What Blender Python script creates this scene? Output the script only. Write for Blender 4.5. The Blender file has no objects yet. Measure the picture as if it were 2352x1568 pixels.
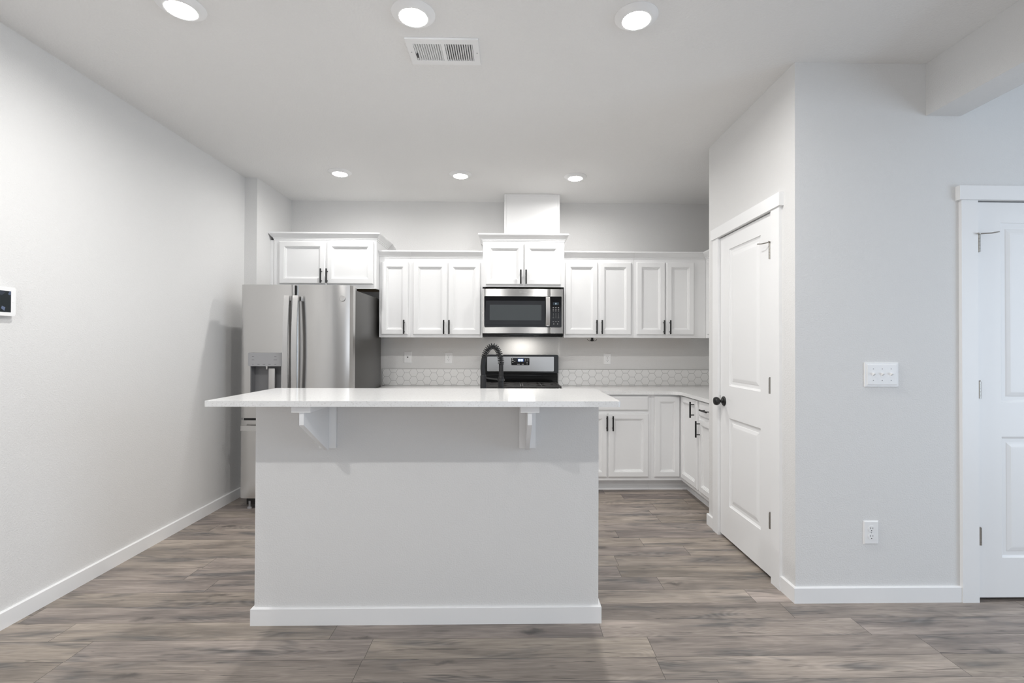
import bpy, bmesh, math, random
from mathutils import Vector, Matrix
random.seed(4)
SC = bpy.context.scene
COL = SC.collection
PI = math.pi

# ------------------------------------------------------------------ camera
def add_camera():
    yaw, pit, rol = .0191, .0081, .0033
    cy, sy, cp, sp, cr, sr = math.cos(yaw), math.sin(yaw), math.cos(pit), math.sin(pit), math.cos(rol), math.sin(rol)
    x1 = Vector((cy, -sy, 0)); d1 = Vector((sy, cy, 0)); z1 = Vector((0, 0, 1))
    z2 = z1*cp - d1*sp; d2 = d1*cp + z1*sp
    x3 = x1*cr + z2*sr; z3 = z2*cr - x1*sr
    cam = bpy.data.cameras.new('camera'); ob = bpy.data.objects.new('camera', cam); COL.objects.link(ob)
    m = Matrix((x3, z3, -d2)).transposed().to_4x4(); m.translation = (0, 0, 1.3)
    ob.matrix_world = m
    cam.sensor_fit = 'HORIZONTAL'; cam.sensor_width = 36; cam.lens = 1106.67/2352*36
    cam.shift_x = -18.1/2352; cam.shift_y = 1.9/2352
    cam.clip_start = .02
    SC.camera = ob
add_camera()

# ------------------------------------------------------------------ world, daylight, exposure
SC.view_settings.view_transform = 'Standard'
SC.view_settings.look = 'None'
SC.view_settings.gamma = 1
SC.view_settings.use_curve_mapping = False
SC.view_settings.exposure = 0.36
w = bpy.data.worlds.new('daylight'); SC.world = w; w.use_nodes = True
w.node_tree.nodes['Background'].inputs[0].default_value = (.75, .86, 1, 1)
w.node_tree.nodes['Background'].inputs[1].default_value = .6
LAMP_W = 9.0           # each recessed lamp
def area(name, loc, rot, sx, sy, power, col, spread=PI):
    l = bpy.data.lights.new(name, 'AREA'); l.shape = 'RECTANGLE'; l.size = sx; l.size_y = sy
    l.energy = power; l.color = col; l.spread = spread
    o = bpy.data.objects.new(name, l); COL.objects.link(o); o.location = loc; o.rotation_euler = rot
    return o
# daylight entering by the two windows behind the camera
area('window_daylight', (.5, -3.42, 1.25), (PI/2, 0, 0), 2.75, 2.0, 21, (.93, .96, 1))
area('window_daylight', (4.5, .2, 1.3), (0, PI/2, 0), 2.0, 2.4, 36, (.70, .84, 1))

# ------------------------------------------------------------------ materials
def nodes_of(m):
    m.use_nodes = True
    return m.node_tree.nodes, m.node_tree.links
def mat(name, col, rough=.5, metal=0, spec=.5, bump=None, emit=None, aniso=0, coat=0):
    m = bpy.data.materials.new(name); N, L = nodes_of(m); b = N['Principled BSDF']
    b.inputs['Base Color'].default_value = (*col, 1); b.inputs['Roughness'].default_value = rough
    b.inputs['Metallic'].default_value = metal; b.inputs['Specular IOR Level'].default_value = spec
    if coat: b.inputs['Coat Weight'].default_value = coat; b.inputs['Coat Roughness'].default_value = .05
    if emit:
        b.inputs['Emission Color'].default_value = (*emit[0], 1); b.inputs['Emission Strength'].default_value = emit[1]
    if aniso:
        b.inputs['Anisotropic'].default_value = aniso; b.inputs['Anisotropic Rotation'].default_value = .25
        t = N.new('ShaderNodeTangent'); t.direction_type = 'RADIAL'; t.axis = 'Z'
        L.new(t.outputs[0], b.inputs['Tangent'])
    if bump:
        scale, strength, dist, detail = bump
        tc = N.new('ShaderNodeTexCoord'); n = N.new('ShaderNodeTexNoise'); n.inputs['Scale'].default_value = scale
        n.inputs['Detail'].default_value = detail
        bu = N.new('ShaderNodeBump'); bu.inputs['Strength'].default_value = strength; bu.inputs['Distance'].default_value = dist
        L.new(tc.outputs['Object'], n.inputs['Vector']); L.new(n.outputs['Fac'], bu.inputs['Height']); L.new(bu.outputs[0], b.inputs['Normal'])
    return m
M = {}
M['wall'] = mat('wall_paint', (.77, .765, .757), .75, bump=(150, .4, .004, 2))
M['ceiling'] = mat('ceiling_paint', (.86, .855, .845), .85, bump=(95, .5, .006, 3))
M['trim'] = mat('trim_white', (.90, .90, .90), .38)
M['cab'] = mat('cabinet_white', (.88, .88, .88), .35)
M['door'] = mat('door_white', (.90, .90, .90), .4)
M['plastic'] = mat('white_plastic', (.90, .90, .90), .3)
M['slot'] = mat('slot_dark', (.05, .05, .05), .5)
M['wood'] = mat('cabinet_underside', (.42, .30, .19), .6, bump=(30, .1, .002, 2))
M['black'] = mat('matte_black', (.012, .012, .012), .38)
M['blackgloss'] = mat('gloss_black', (.006, .006, .007), .08, spec=.22)
M['enamel'] = mat('black_enamel', (.008, .008, .008), .18, spec=.3)
M['iron'] = mat('cast_iron', (.045, .043, .042), .45, bump=(200, .2, .001, 2))
M['rubber'] = mat('dark_rubber', (.011, .011, .012), .45, spec=.35)
M['steel'] = mat('stainless_steel', (.60, .59, .58), .22, 1, aniso=.6)
M['steel_dark'] = mat('stainless_dark', (.38, .376, .37), .26, 1, aniso=.6)
M['steel_flat'] = mat('stainless_satin', (.60, .59, .58), .38, 1)
M['nickel'] = mat('satin_nickel', (.42, .40, .37), .32, 1)
M['case'] = mat('charcoal_case', (.058, .056, .053), .32, bump=(400, .15, .001, 1))
M['greyplastic'] = mat('grey_plastic', (.36, .36, .37), .35)
M['greydark'] = mat('dark_grey_plastic', (.18, .18, .185), .4)
M['mark'] = mat('grey_marking', (.10, .10, .10), .5)
M['keymark'] = mat('white_marking', (.55, .55, .55), .5)
M['chrome'] = mat('chrome', (.8, .8, .8), .12, 1)
M['window'] = mat('oven_window', (.062, .070, .074), .25, spec=.25)
M['windowframe'] = mat('oven_window_frame', (.020, .021, .024), .25, spec=.25)
M['lens'] = mat('lamp_lens', (.9, .9, .9), .4, emit=((1, .985, .96), 48))
M['hood_lens'] = mat('hood_lamp_lens', (.9, .9, .9), .4, emit=((1, .96, .9), 10))
M['digit'] = mat('lit_digit', (.1, .2, .3), .4, emit=((.55, .8, 1), 4))
M['digit_screen'] = mat('display_glass', (.01, .02, .06), .1, emit=((.02, .06, .25), .5))
M['mwscreen'] = mat('display_slate', (.03, .045, .06), .1)
M['grout'] = mat('tile_grout', (.42, .415, .405), .8)
M['tile'] = mat('hexagon_tile', (.88, .875, .865), .2)
M['glass'] = mat('window_glass', (1, 1, 1), 0)
M['glass'].node_tree.nodes['Principled BSDF'].inputs['Transmission Weight'].default_value = 1
M['glass'].node_tree.nodes['Principled BSDF'].inputs['IOR'].default_value = 1.02

def quartz():
    m = mat('white_quartz', (.86, .86, .855), .07); N, L = nodes_of(m); b = N['Principled BSDF']
    tc = N.new('ShaderNodeTexCoord'); n = N.new('ShaderNodeTexNoise'); n.inputs['Scale'].default_value = 160; n.inputs['Detail'].default_value = 3
    r = N.new('ShaderNodeValToRGB'); r.color_ramp.elements[0].position = .30; r.color_ramp.elements[1].position = .46
    r.color_ramp.elements[0].color = (.74, .735, .725, 1); r.color_ramp.elements[1].color = (.86, .86, .855, 1)
    L.new(tc.outputs['Object'], n.inputs['Vector']); L.new(n.outputs['Fac'], r.inputs[0]); L.new(r.outputs[0], b.inputs['Base Color'])
    return m
M['quartz'] = quartz()

def screen_mat():
    m = mat('tablet_screen', (.02, .022, .024), .1); N, L = nodes_of(m); b = N['Principled BSDF']
    tc = N.new('ShaderNodeTexCoord'); v = N.new('ShaderNodeTexVoronoi'); v.inputs['Scale'].default_value = 55
    r = N.new('ShaderNodeValToRGB'); e = r.color_ramp.elements
    e[0].position = .72; e[0].color = (.010, .013, .014, 1); e[1].position = .95; e[1].color = (.12, .15, .24, 1)
    L.new(tc.outputs['Object'], v.inputs['Vector']); L.new(v.outputs['Color'], r.inputs[0])
    L.new(r.outputs[0], b.inputs['Emission Color']); b.inputs['Emission Strength'].default_value = .8
    return m
M['screen'] = screen_mat()

def floor_mat():
    m = bpy.data.materials.new('grey_brown_plank'); N, L = nodes_of(m); b = N['Principled BSDF']
    def mth(op, a, c=None, d=None):
        n = N.new('ShaderNodeMath'); n.operation = op
        for i, v in enumerate((a, c, d)):
            if v is None: continue
            if isinstance(v, (int, float)): n.inputs[i].default_value = v
            else: L.new(v, n.inputs[i])
        return n.outputs[0]
    def comb(x, y, z=0):
        n = N.new('ShaderNodeCombineXYZ')
        for i, v in enumerate((x, y, z)):
            if isinstance(v, (int, float)): n.inputs[i].default_value = v
            else: L.new(v, n.inputs[i])
        return n.outputs[0]
    def noise(vec, scale, detail=2, rough=.5, dist=0):
        n = N.new('ShaderNodeTexNoise'); n.inputs['Scale'].default_value = scale; n.inputs['Detail'].default_value = detail
        n.inputs['Roughness'].default_value = rough; n.inputs['Distortion'].default_value = dist
        L.new(vec, n.inputs['Vector']); return n.outputs['Fac']
    def white(vec):
        n = N.new('ShaderNodeTexWhiteNoise'); n.noise_dimensions = '2D'; L.new(vec, n.inputs['Vector']); return n.outputs['Value']
    def ramp(fac, stops):
        r = N.new('ShaderNodeValToRGB'); e = r.color_ramp.elements
        while len(e) < len(stops): e.new(.5)
        for k, (p, c) in enumerate(stops): e[k].position = p; e[k].color = (*c, 1)
        L.new(fac, r.inputs[0]); return r.outputs[0]
    def mix(kind, fac, a, c):
        n = N.new('ShaderNodeMix'); n.data_type = 'RGBA'; n.blend_type = kind
        if isinstance(fac, (int, float)): n.inputs[0].default_value = fac
        else: L.new(fac, n.inputs[0])
        for i, v in ((6, a), (7, c)):
            if isinstance(v, tuple): n.inputs[i].default_value = (*v, 1)
            else: L.new(v, n.inputs[i])
        return n.outputs[2]
    g = N.new('ShaderNodeNewGeometry'); s = N.new('ShaderNodeSeparateXYZ'); L.new(g.outputs['Position'], s.inputs[0])
    x, y = s.outputs[0], s.outputs[1]
    PW, PL = .139, 1.22
    yr = mth('DIVIDE', mth('ADD', y, -2.159+PW*60), PW)
    row = mth('FLOOR', yr); rf = mth('FRACT', yr)
    rr = white(comb(row, 3.7))
    xr = mth('DIVIDE', mth('ADD', mth('ADD', x, 20.), mth('MULTIPLY', rr, PL)), PL)
    brd = mth('FLOOR', xr); bf = mth('FRACT', xr)
    idn = white(comb(row, brd)); id2 = white(comb(brd, mth('ADD', row, 77.)))
    # every board takes its own stretch of grain
    gx = mth('ADD', x, mth('MULTIPLY', idn, 37.)); gy = mth('ADD', y, mth('MULTIPLY', id2, 23.))
    big = noise(comb(mth('MULTIPLY', gx, 1.1), mth('MULTIPLY', gy, 6.)), 1.6, 3, .55, .4)
    contour = noise(comb(mth('MULTIPLY', gx, .9), mth('MULTIPLY', gy, 6.5)), 1.3, 1, .4, .2)
    rings = mth('SINE', mth('MULTIPLY', contour, 150.))
    fine = noise(comb(mth('MULTIPLY', gx, 3.2), mth('MULTIPLY', gy, 95.)), 1.7, 4, .65)
    fibre = noise(comb(mth('MULTIPLY', gx, 11.), mth('MULTIPLY', gy, 260.)), 1.5, 2, .6)
    base = ramp(big, [(.28, (.190, .164, .142)), (.44, (.282, .242, .205)), (.58, (.356, .304, .255)), (.74, (.47, .402, .34))])
    tone = mth('ADD', .86, mth('MULTIPLY', idn, .26))
    base = mix('MULTIPLY', 1.0, base, comb(tone, tone, mth('ADD', tone, mth('MULTIPLY', id2, .07))))
    # blue grey weathered patches, where the growth rings show most
    pn = noise(comb(mth('MULTIPLY', gx, 1.5), mth('MULTIPLY', gy, 8.5)), 1.5, 3, .55, .6)
    pm = N.new('ShaderNodeMapRange'); L.new(pn, pm.inputs[0]); pm.inputs[1].default_value = .53; pm.inputs[2].default_value = .70; pm.inputs[3].default_value = 0; pm.inputs[4].default_value = .8
    base = mix('MIX', pm.outputs[0], base, (.128, .125, .124))
    streak = noise(comb(mth('MULTIPLY', gx, 2.4), mth('MULTIPLY', gy, 46.)), 1.5, 4, .7, .3)
    gr = mth('ADD', .28, mth('MULTIPLY', streak, .86))
    gr = mth('ADD', gr, mth('MULTIPLY', fine, .58))
    gr = mth('MULTIPLY', gr, mth('ADD', .84, mth('MULTIPLY', fibre, .32)))
    gr = mth('MULTIPLY', gr, mth('ADD', 1.0, mth('MULTIPLY', rings, mth('ADD', .05, mth('MULTIPLY', pm.outputs[0], .17)))))
    base = mix('MULTIPLY', 1.0, base, comb(gr, gr, gr))
    # knots and short dark checks
    v = N.new('ShaderNodeTexVoronoi'); v.inputs['Scale'].default_value = 1.0; v.inputs['Randomness'].default_value = 1
    wob = noise(comb(gx, gy), 14., 3)
    L.new(comb(mth('ADD', mth('MULTIPLY', gx, 2.0), mth('MULTIPLY', wob, .16)), mth('ADD', mth('MULTIPLY', gy, 6.5), mth('MULTIPLY', wob, .5))), v.inputs['Vector'])
    kn = N.new('ShaderNodeMapRange'); kn.interpolation_type = 'SMOOTHSTEP'
    L.new(v.outputs['Distance'], kn.inputs[0]); kn.inputs[1].default_value = .02; kn.inputs[2].default_value = .16; kn.inputs[3].default_value = .62; kn.inputs[4].default_value = 0
    base = mix('MIX', kn.outputs[0], base, (.040, .038, .038))
    st = noise(comb(mth('MULTIPLY', gx, 3.4), mth('MULTIPLY', gy, 52.)), 1.4, 2, .5, .9)
    sm = N.new('ShaderNodeMapRange'); L.new(st, sm.inputs[0]); sm.inputs[1].default_value = .63; sm.inputs[2].default_value = .74; sm.inputs[3].default_value = 0; sm.inputs[4].default_value = .7
    base = mix('MIX', sm.outputs[0], base, (.060, .055, .052))
    # joints
    jy = mth('LESS_THAN', mth('MINIMUM', rf, mth('SUBTRACT', 1., rf)), .008)
    jx = mth('LESS_THAN', mth('MINIMUM', bf, mth('SUBTRACT', 1., bf)), .0009)
    joint = mth('MAXIMUM', jy, jx)
    base = mix('MIX', mth('MULTIPLY', joint, .75), base, (.035, .032, .03))
    L.new(base, b.inputs['Base Color'])
    L.new(mth('ADD', .36, mth('MULTIPLY', fine, .2)), b.inputs['Roughness'])
    b.inputs['Specular IOR Level'].default_value = .45
    bu = N.new('ShaderNodeBump'); bu.inputs['Strength'].default_value = .25; bu.inputs['Distance'].default_value = .002
    L.new(mth('SUBTRACT', fine, mth('MULTIPLY', joint, 2.)), bu.inputs['Height']); L.new(bu.outputs[0], b.inputs['Normal'])
    return m
M['floor'] = floor_mat()

# ------------------------------------------------------------------ mesh helpers
def BM(): return bmesh.new()
def box(bm, x0, x1, y0, y1, z0, z1, mtx=None):
    vs = [bm.verts.new((x, y, z)) for z in (z0, z1) for y in (y0, y1) for x in (x0, x1)]
    for f in ((0, 2, 3, 1), (4, 5, 7, 6), (0, 1, 5, 4), (2, 6, 7, 3), (0, 4, 6, 2), (1, 3, 7, 5)):
        bm.faces.new([vs[i] for i in f])
    if mtx: bmesh.ops.transform(bm, matrix=mtx, verts=vs)
    return vs
def prism(bm, pts, a0, a1, axis='z'):
    """polygon extruded along an axis; pts are (u, v) in the other two axes"""
    def P(u, v, a):
        return {'z': (u, v, a), 'y': (u, a, v), 'x': (a, u, v)}[axis]
    lo = [bm.verts.new(P(u, v, a0)) for u, v in pts]; hi = [bm.verts.new(P(u, v, a1)) for u, v in pts]
    n = len(pts)
    bm.faces.new(lo); bm.faces.new(hi)
    for i in range(n):
        bm.faces.new((lo[i], lo[(i+1) % n], hi[(i+1) % n], hi[i]))
    return lo+hi
def tube(bm, pts, r, seg=12, cap=True):
    """round tube along a path; r is one radius or one per point"""
    pts = [Vector(p) for p in pts]; n = len(pts)
    rs = r if isinstance(r, (list, tuple)) else [r]*n
    tan = [(pts[min(i+1, n-1)]-pts[max(i-1, 0)]).normalized() for i in range(n)]
    up = Vector((0, 0, 1)) if abs(tan[0].z) < .9 else Vector((1, 0, 0))
    rings = []; nrm = tan[0].cross(up).normalized()
    for i in range(n):
        nrm = (nrm - tan[i]*nrm.dot(tan[i])).normalized(); bi = tan[i].cross(nrm)
        rings.append([bm.verts.new(pts[i] + (nrm*math.cos(2*PI*k/seg) + bi*math.sin(2*PI*k/seg))*rs[i]) for k in range(seg)])
    for i in range(n-1):
        for k in range(seg):
            bm.faces.new((rings[i][k], rings[i][(k+1) % seg], rings[i+1][(k+1) % seg], rings[i+1][k]))
    if cap: bm.faces.new(rings[0]); bm.faces.new(rings[-1])
def lathe(bm, prof, mtx=None, seg=32):
    """(r, h) profile spun about local z"""
    vs = []; rings = []
    for r, h in prof:
        if r < 1e-6: v = [bm.verts.new((0, 0, h))]
        else: v = [bm.verts.new((r*math.cos(2*PI*k/seg), r*math.sin(2*PI*k/seg), h)) for k in range(seg)]
        rings.append(v); vs += v
    for a, c in zip(rings, rings[1:]):
        for k in range(seg):
            k2 = (k+1) % seg
            q = [a[k % len(a)], a[k2 % len(a)], c[k2 % len(c)], c[k % len(c)]]
            u = [];
            for t in q:
                if t not in u: u.append(t)
            if len(u) > 2: bm.faces.new(u)
    if mtx: bmesh.ops.transform(bm, matrix=mtx, verts=vs)
def panel(bm, x0, x1, z0, z1, loops, mtx=None, fill=True, back=True):
    """nested rectangles facing -y: loops of (inset, y); the last is filled, the first closed behind"""
    vs = []; rings = []
    for ins, y in loops:
        r = [bm.verts.new(p) for p in ((x0+ins, y, z0+ins), (x1-ins, y, z0+ins), (x1-ins, y, z1-ins), (x0+ins, y, z1-ins))]
        rings.append(r); vs += r
    for a, c in zip(rings, rings[1:]):
        for k in range(4): bm.faces.new((a[k], a[(k+1) % 4], c[(k+1) % 4], c[k]))
    if fill: bm.faces.new(rings[-1])
    if back: bm.faces.new(rings[0][::-1])
    if mtx: bmesh.ops.transform(bm, matrix=mtx, verts=vs)
def sweep(bm, path, prof, z0, mtx=None):
    """moulding profile (out, up) swept along a mitred plan path, its outside to the right of travel"""
    n = len(path); P = [Vector(p) for p in path]; rings = []; vs = []
    for i in range(n):
        ds = []
        if i: ds.append((P[i]-P[i-1]).normalized())
        if i < n-1: ds.append((P[i+1]-P[i]).normalized())
        ns = [Vector((d.y, -d.x)) for d in ds]
        m = ns[0] if len(ns) == 1 else (ns[0]+ns[1])/(1+ns[0].dot(ns[1]))
        ring = [bm.verts.new((P[i].x+m.x*o, P[i].y+m.y*o, z0+h)) for o, h in prof]
        rings.append(ring); vs += ring
    k = len(prof)
    for a, c in zip(rings, rings[1:]):
        for j in range(k): bm.faces.new((a[j], a[(j+1) % k], c[(j+1) % k], c[j]))
    bm.faces.new(rings[0]); bm.faces.new(rings[-1])
    if mtx: bmesh.ops.transform(bm, matrix=mtx, verts=vs)
def rrect(x0, x1, z0, z1, r, seg=6, which=(1, 1, 1, 1)):
    """rounded rectangle outline, corners in order (x1,z0) (x1,z1) (x0,z1) (x0,z0)"""
    out = []
    for (cx, cz, a, on, px, pz) in ((x1-r, z0+r, -PI/2, which[0], x1, z0), (x1-r, z1-r, 0, which[1], x1, z1), (x0+r, z1-r, PI/2, which[2], x0, z1), (x0+r, z0+r, PI, which[3], x0, z0)):
        if on: out += [(cx+r*math.cos(a+PI/2*k/seg), cz+r*math.sin(a+PI/2*k/seg)) for k in range(seg+1)]
        else: out.append((px, pz))
    return out
def text_bm(bm, s, size, loc, mtx=None, depth=.0004, shear=0):
    cu = bpy.data.curves.new('t', 'FONT'); cu.body = s; cu.size = size; cu.extrude = depth; cu.align_x = 'CENTER'; cu.align_y = 'CENTER'; cu.shear = shear
    ob = bpy.data.objects.new('t', cu); COL.objects.link(ob)
    dg = bpy.context.evaluated_depsgraph_get(); me = bpy.data.meshes.new_from_object(ob.evaluated_get(dg))
    me.transform(Matrix.Translation(loc) @ (mtx or Matrix.Identity(4)) @ Matrix.Rotation(PI/2, 4, 'X'))
    bm.from_mesh(me); bpy.data.objects.remove(ob); bpy.data.curves.remove(cu); bpy.data.meshes.remove(me)
def mesh_obj(name, bm, m, bevel=0, smooth=True, segs=2):
    if bevel:
        es = [e for e in bm.edges if len(e.link_faces) == 2 and e.calc_face_angle(0) > .6]
        bmesh.ops.bevel(bm, geom=es, offset=bevel, segments=segs, affect='EDGES', profile=.6, clamp_overlap=True)
    bmesh.ops.recalc_face_normals(bm, faces=bm.faces)
    me = bpy.data.meshes.new(name); bm.to_mesh(me); bm.free()
    me.materials.append(m)
    if smooth:
        me.shade_smooth(); me.set_sharp_from_angle(angle=math.radians(32))
    o = bpy.data.objects.new(name, me); COL.objects.link(o)
    return o
class Thing:
    """an Empty at the thing's base; parts are given in world axes (world=True) or in the thing's own axes"""
    def __init__(s, name, label, cat, loc=(0, 0, 0), rotz=0, group=None, world=True, kind=None):
        s.o = bpy.data.objects.new(name, None); COL.objects.link(s.o)
        s.o.location = loc; s.o.rotation_euler = (0, 0, rotz); s.o.empty_display_size = .05
        s.o['label'] = label; s.o['category'] = cat
        if group: s.o['group'] = group
        if kind: s.o['kind'] = kind
        s.off = -Vector(loc) if world else None
    def part(s, name, bm, m, parent=None, bevel=0, smooth=True, label=None, segs=2):
        if s.off is not None: bmesh.ops.translate(bm, verts=bm.verts, vec=s.off)
        o = mesh_obj(name, bm, m, bevel, smooth, segs); o.parent = parent or s.o
        if label: o['label'] = label
        return o
def single(name, bm, m, label, cat, group=None, bevel=0, kind=None, smooth=True):
    o = mesh_obj(name, bm, m, bevel, smooth); o['label'] = label; o['category'] = cat
    if group: o['group'] = group
    if kind: o['kind'] = kind
    return o
def structure(name, boxes, m, label, cat, bevel=0):
    bm = BM()
    for b in boxes: box(bm, *b)
    return single(name, bm, m, label, cat, kind='structure', bevel=bevel, smooth=False)
def copy_tree(o, parent=None):
    c = o.copy(); COL.objects.link(c)
    if parent: c.parent = parent
    for ch in list(o.children): copy_tree(ch, c)
    return c
def cut(o, bm):
    me = bpy.data.meshes.new('c'); bmesh.ops.recalc_face_normals(bm, faces=bm.faces); bm.to_mesh(me); bm.free()
    c = bpy.data.objects.new('c', me); COL.objects.link(c); c.parent = o.parent
    md = o.modifiers.new('b', 'BOOLEAN'); md.operation = 'DIFFERENCE'; md.object = c; md.solver = 'EXACT'
    dg = bpy.context.evaluated_depsgraph_get(); new = bpy.data.meshes.new_from_object(o.evaluated_get(dg))
    o.modifiers.clear(); old = o.data; o.data = new; new.name = old.name
    bpy.data.objects.remove(c)
    new.shade_smooth(); new.set_sharp_from_angle(angle=math.radians(32))

# ------------------------------------------------------------------ the room
ZC = 2.765; XL = -2.325; XA = -2.218; YJ = 4.24; YB = 4.90; XP = 1.456; YR = 2.439; YP = 3.51; XW = 2.15
XS = 4.6; YN = -3.5
structure('floor', [(XL-.12, XS+.12, YN-.12, YB+.12, -.1, 0)], M['floor'], 'grey brown wood plank floor with knots and dark grain', 'floor')
structure('ceiling', [(XL-.12, XS+.12, YN-.12, YB+.12, ZC, ZC+.1)], M['ceiling'], 'light grey textured ceiling above the kitchen', 'ceiling')
structure('wall_left', [(XL-.12, XL, YN, YJ, 0, ZC)], M['wall'], 'long off white wall at the left, tablet on it', 'wall')
structure('wall_alcove', [(XL-.12, XA, YJ, YB, 0, ZC)], M['wall'], 'short wall stepping in at the left beside the refrigerator', 'wall')
structure('wall_back', [(XL-.12, XS+.12, YB, YB+.12, 0, ZC)], M['wall'], 'off white back wall behind the cabinets and range', 'wall')
structure('wall_right', [(XW, XW+.12, YR+.12, YB, 0, ZC)], M['wall'], 'wall behind the right leg of cabinets', 'wall')
# pantry: openings are left for both doors
PD0, PD1, PDT = 2.640, 3.324, 2.062
structure('wall_pantry', [(XP, XP+.12, YR, PD0, 0, ZC), (XP, XP+.12, PD1, YP, 0, ZC), (XP, XP+.12, PD0, PD1, PDT, ZC)], M['wall'], 'wall around the pantry door facing left', 'wall')
structure('wall_pantry_end', [(XP+.12, XW, YP-.12, YP, 0, ZC)], M['wall'], 'end of the pantry box behind the right cabinets', 'wall')
RD0, RD1, RDT = 2.394, 3.215, 2.062
structure('wall_hall', [(XP+.12, RD0, YR, YR+.12, 0, ZC), (RD1, XS, YR, YR+.12, 0, ZC), (RD0, RD1, YR, YR+.12, RDT, ZC)], M['wall'], 'grey wall at the right with switches, outlet and white door', 'wall')
structure('wall_side', [(XS, XS+.12, YN, YB, 0, .3), (XS, XS+.12, YN, YB, 2.3, ZC), (XS, XS+.12, YN, -1.0, .3, 2.3), (XS, XS+.12, 1.4, YB, .3, 2.3)], M['wall'], 'far right wall with a window, outside the picture', 'wall')
structure('wall_rear', [(XL-.12, XS+.12, YN-.12, YN, 0, .25), (XL-.12, XS+.12, YN-.12, YN, 2.25, ZC), (XL-.12, -.9, YN-.12, YN, .25, 2.25), (1.9, XS+.12, YN-.12, YN, .25, 2.25)], M['wall'], 'wall with a wide window behind the camera', 'wall')
structure('trim_beam', [(2.141, 2.32, YN, YR, 2.496, ZC)], M['wall'], 'boxed beam under the ceiling at the upper right', 'beam')
def window(name, label, x0, x1, z0, z1, mtx):
    t = Thing(name, label, 'window', kind='structure', world=False)
    bm = BM()
    for b in ((x0, x1, -.02, .10, z0, z0+.05), (x0, x1, -.02, .10, z1-.05, z1), (x0, x0+.05, -.02, .10, z0+.05, z1-.05), (x1-.05, x1, -.02, .10, z0+.05, z1-.05), ((x0+x1)/2-.03, (x0+x1)/2+.03, 0, .08, z0+.05, z1-.05)):
        box(bm, *b, mtx=mtx)
    t.part('window_frame', bm, M['trim'])
    bm = BM(); box(bm, x0+.05, x1-.05, .04, .046, z0+.05, z1-.05, mtx=mtx); t.part('pane', bm, M['glass'])
window('window_1', 'wide white framed window behind the camera', -.9, 1.9, .25, 2.25, Matrix.Translation((0, YN, 0)) @ Matrix.Scale(-1, 4, (0, 1, 0)))
window('window_2', 'white framed window on the far right wall', -1.0, 1.4, .3, 2.3, Matrix.Translation((XS, 0, 0)) @ Matrix.Rotation(PI/2, 4, 'Z') @ Matrix.Scale(-1, 4, (0, 1, 0)))

BH, BT = .080, .013
BP = [(0, 0), (BT, 0), (BT, BH-.004), (BT-.004, BH), (0, BH)]
def baseboard(name, runs, label):
    bm = BM()
    for r in runs: sweep(bm, r, BP, 0)
    single(name, bm, M['trim'], label, 'baseboard', kind='structure')
baseboard('baseboard_left', [[(XA, YB), (XA, YJ), (XL, YJ), (XL, YN)][::-1]], 'white baseboard along the left wall')
baseboard('baseboard_pantry', [[(XP+.1, YP), (XP, YP), (XP, 3.418)], [(XP, 2.556), (XP, YR), (2.322, YR)]], 'white baseboard along the pantry corner and right wall')

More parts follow.
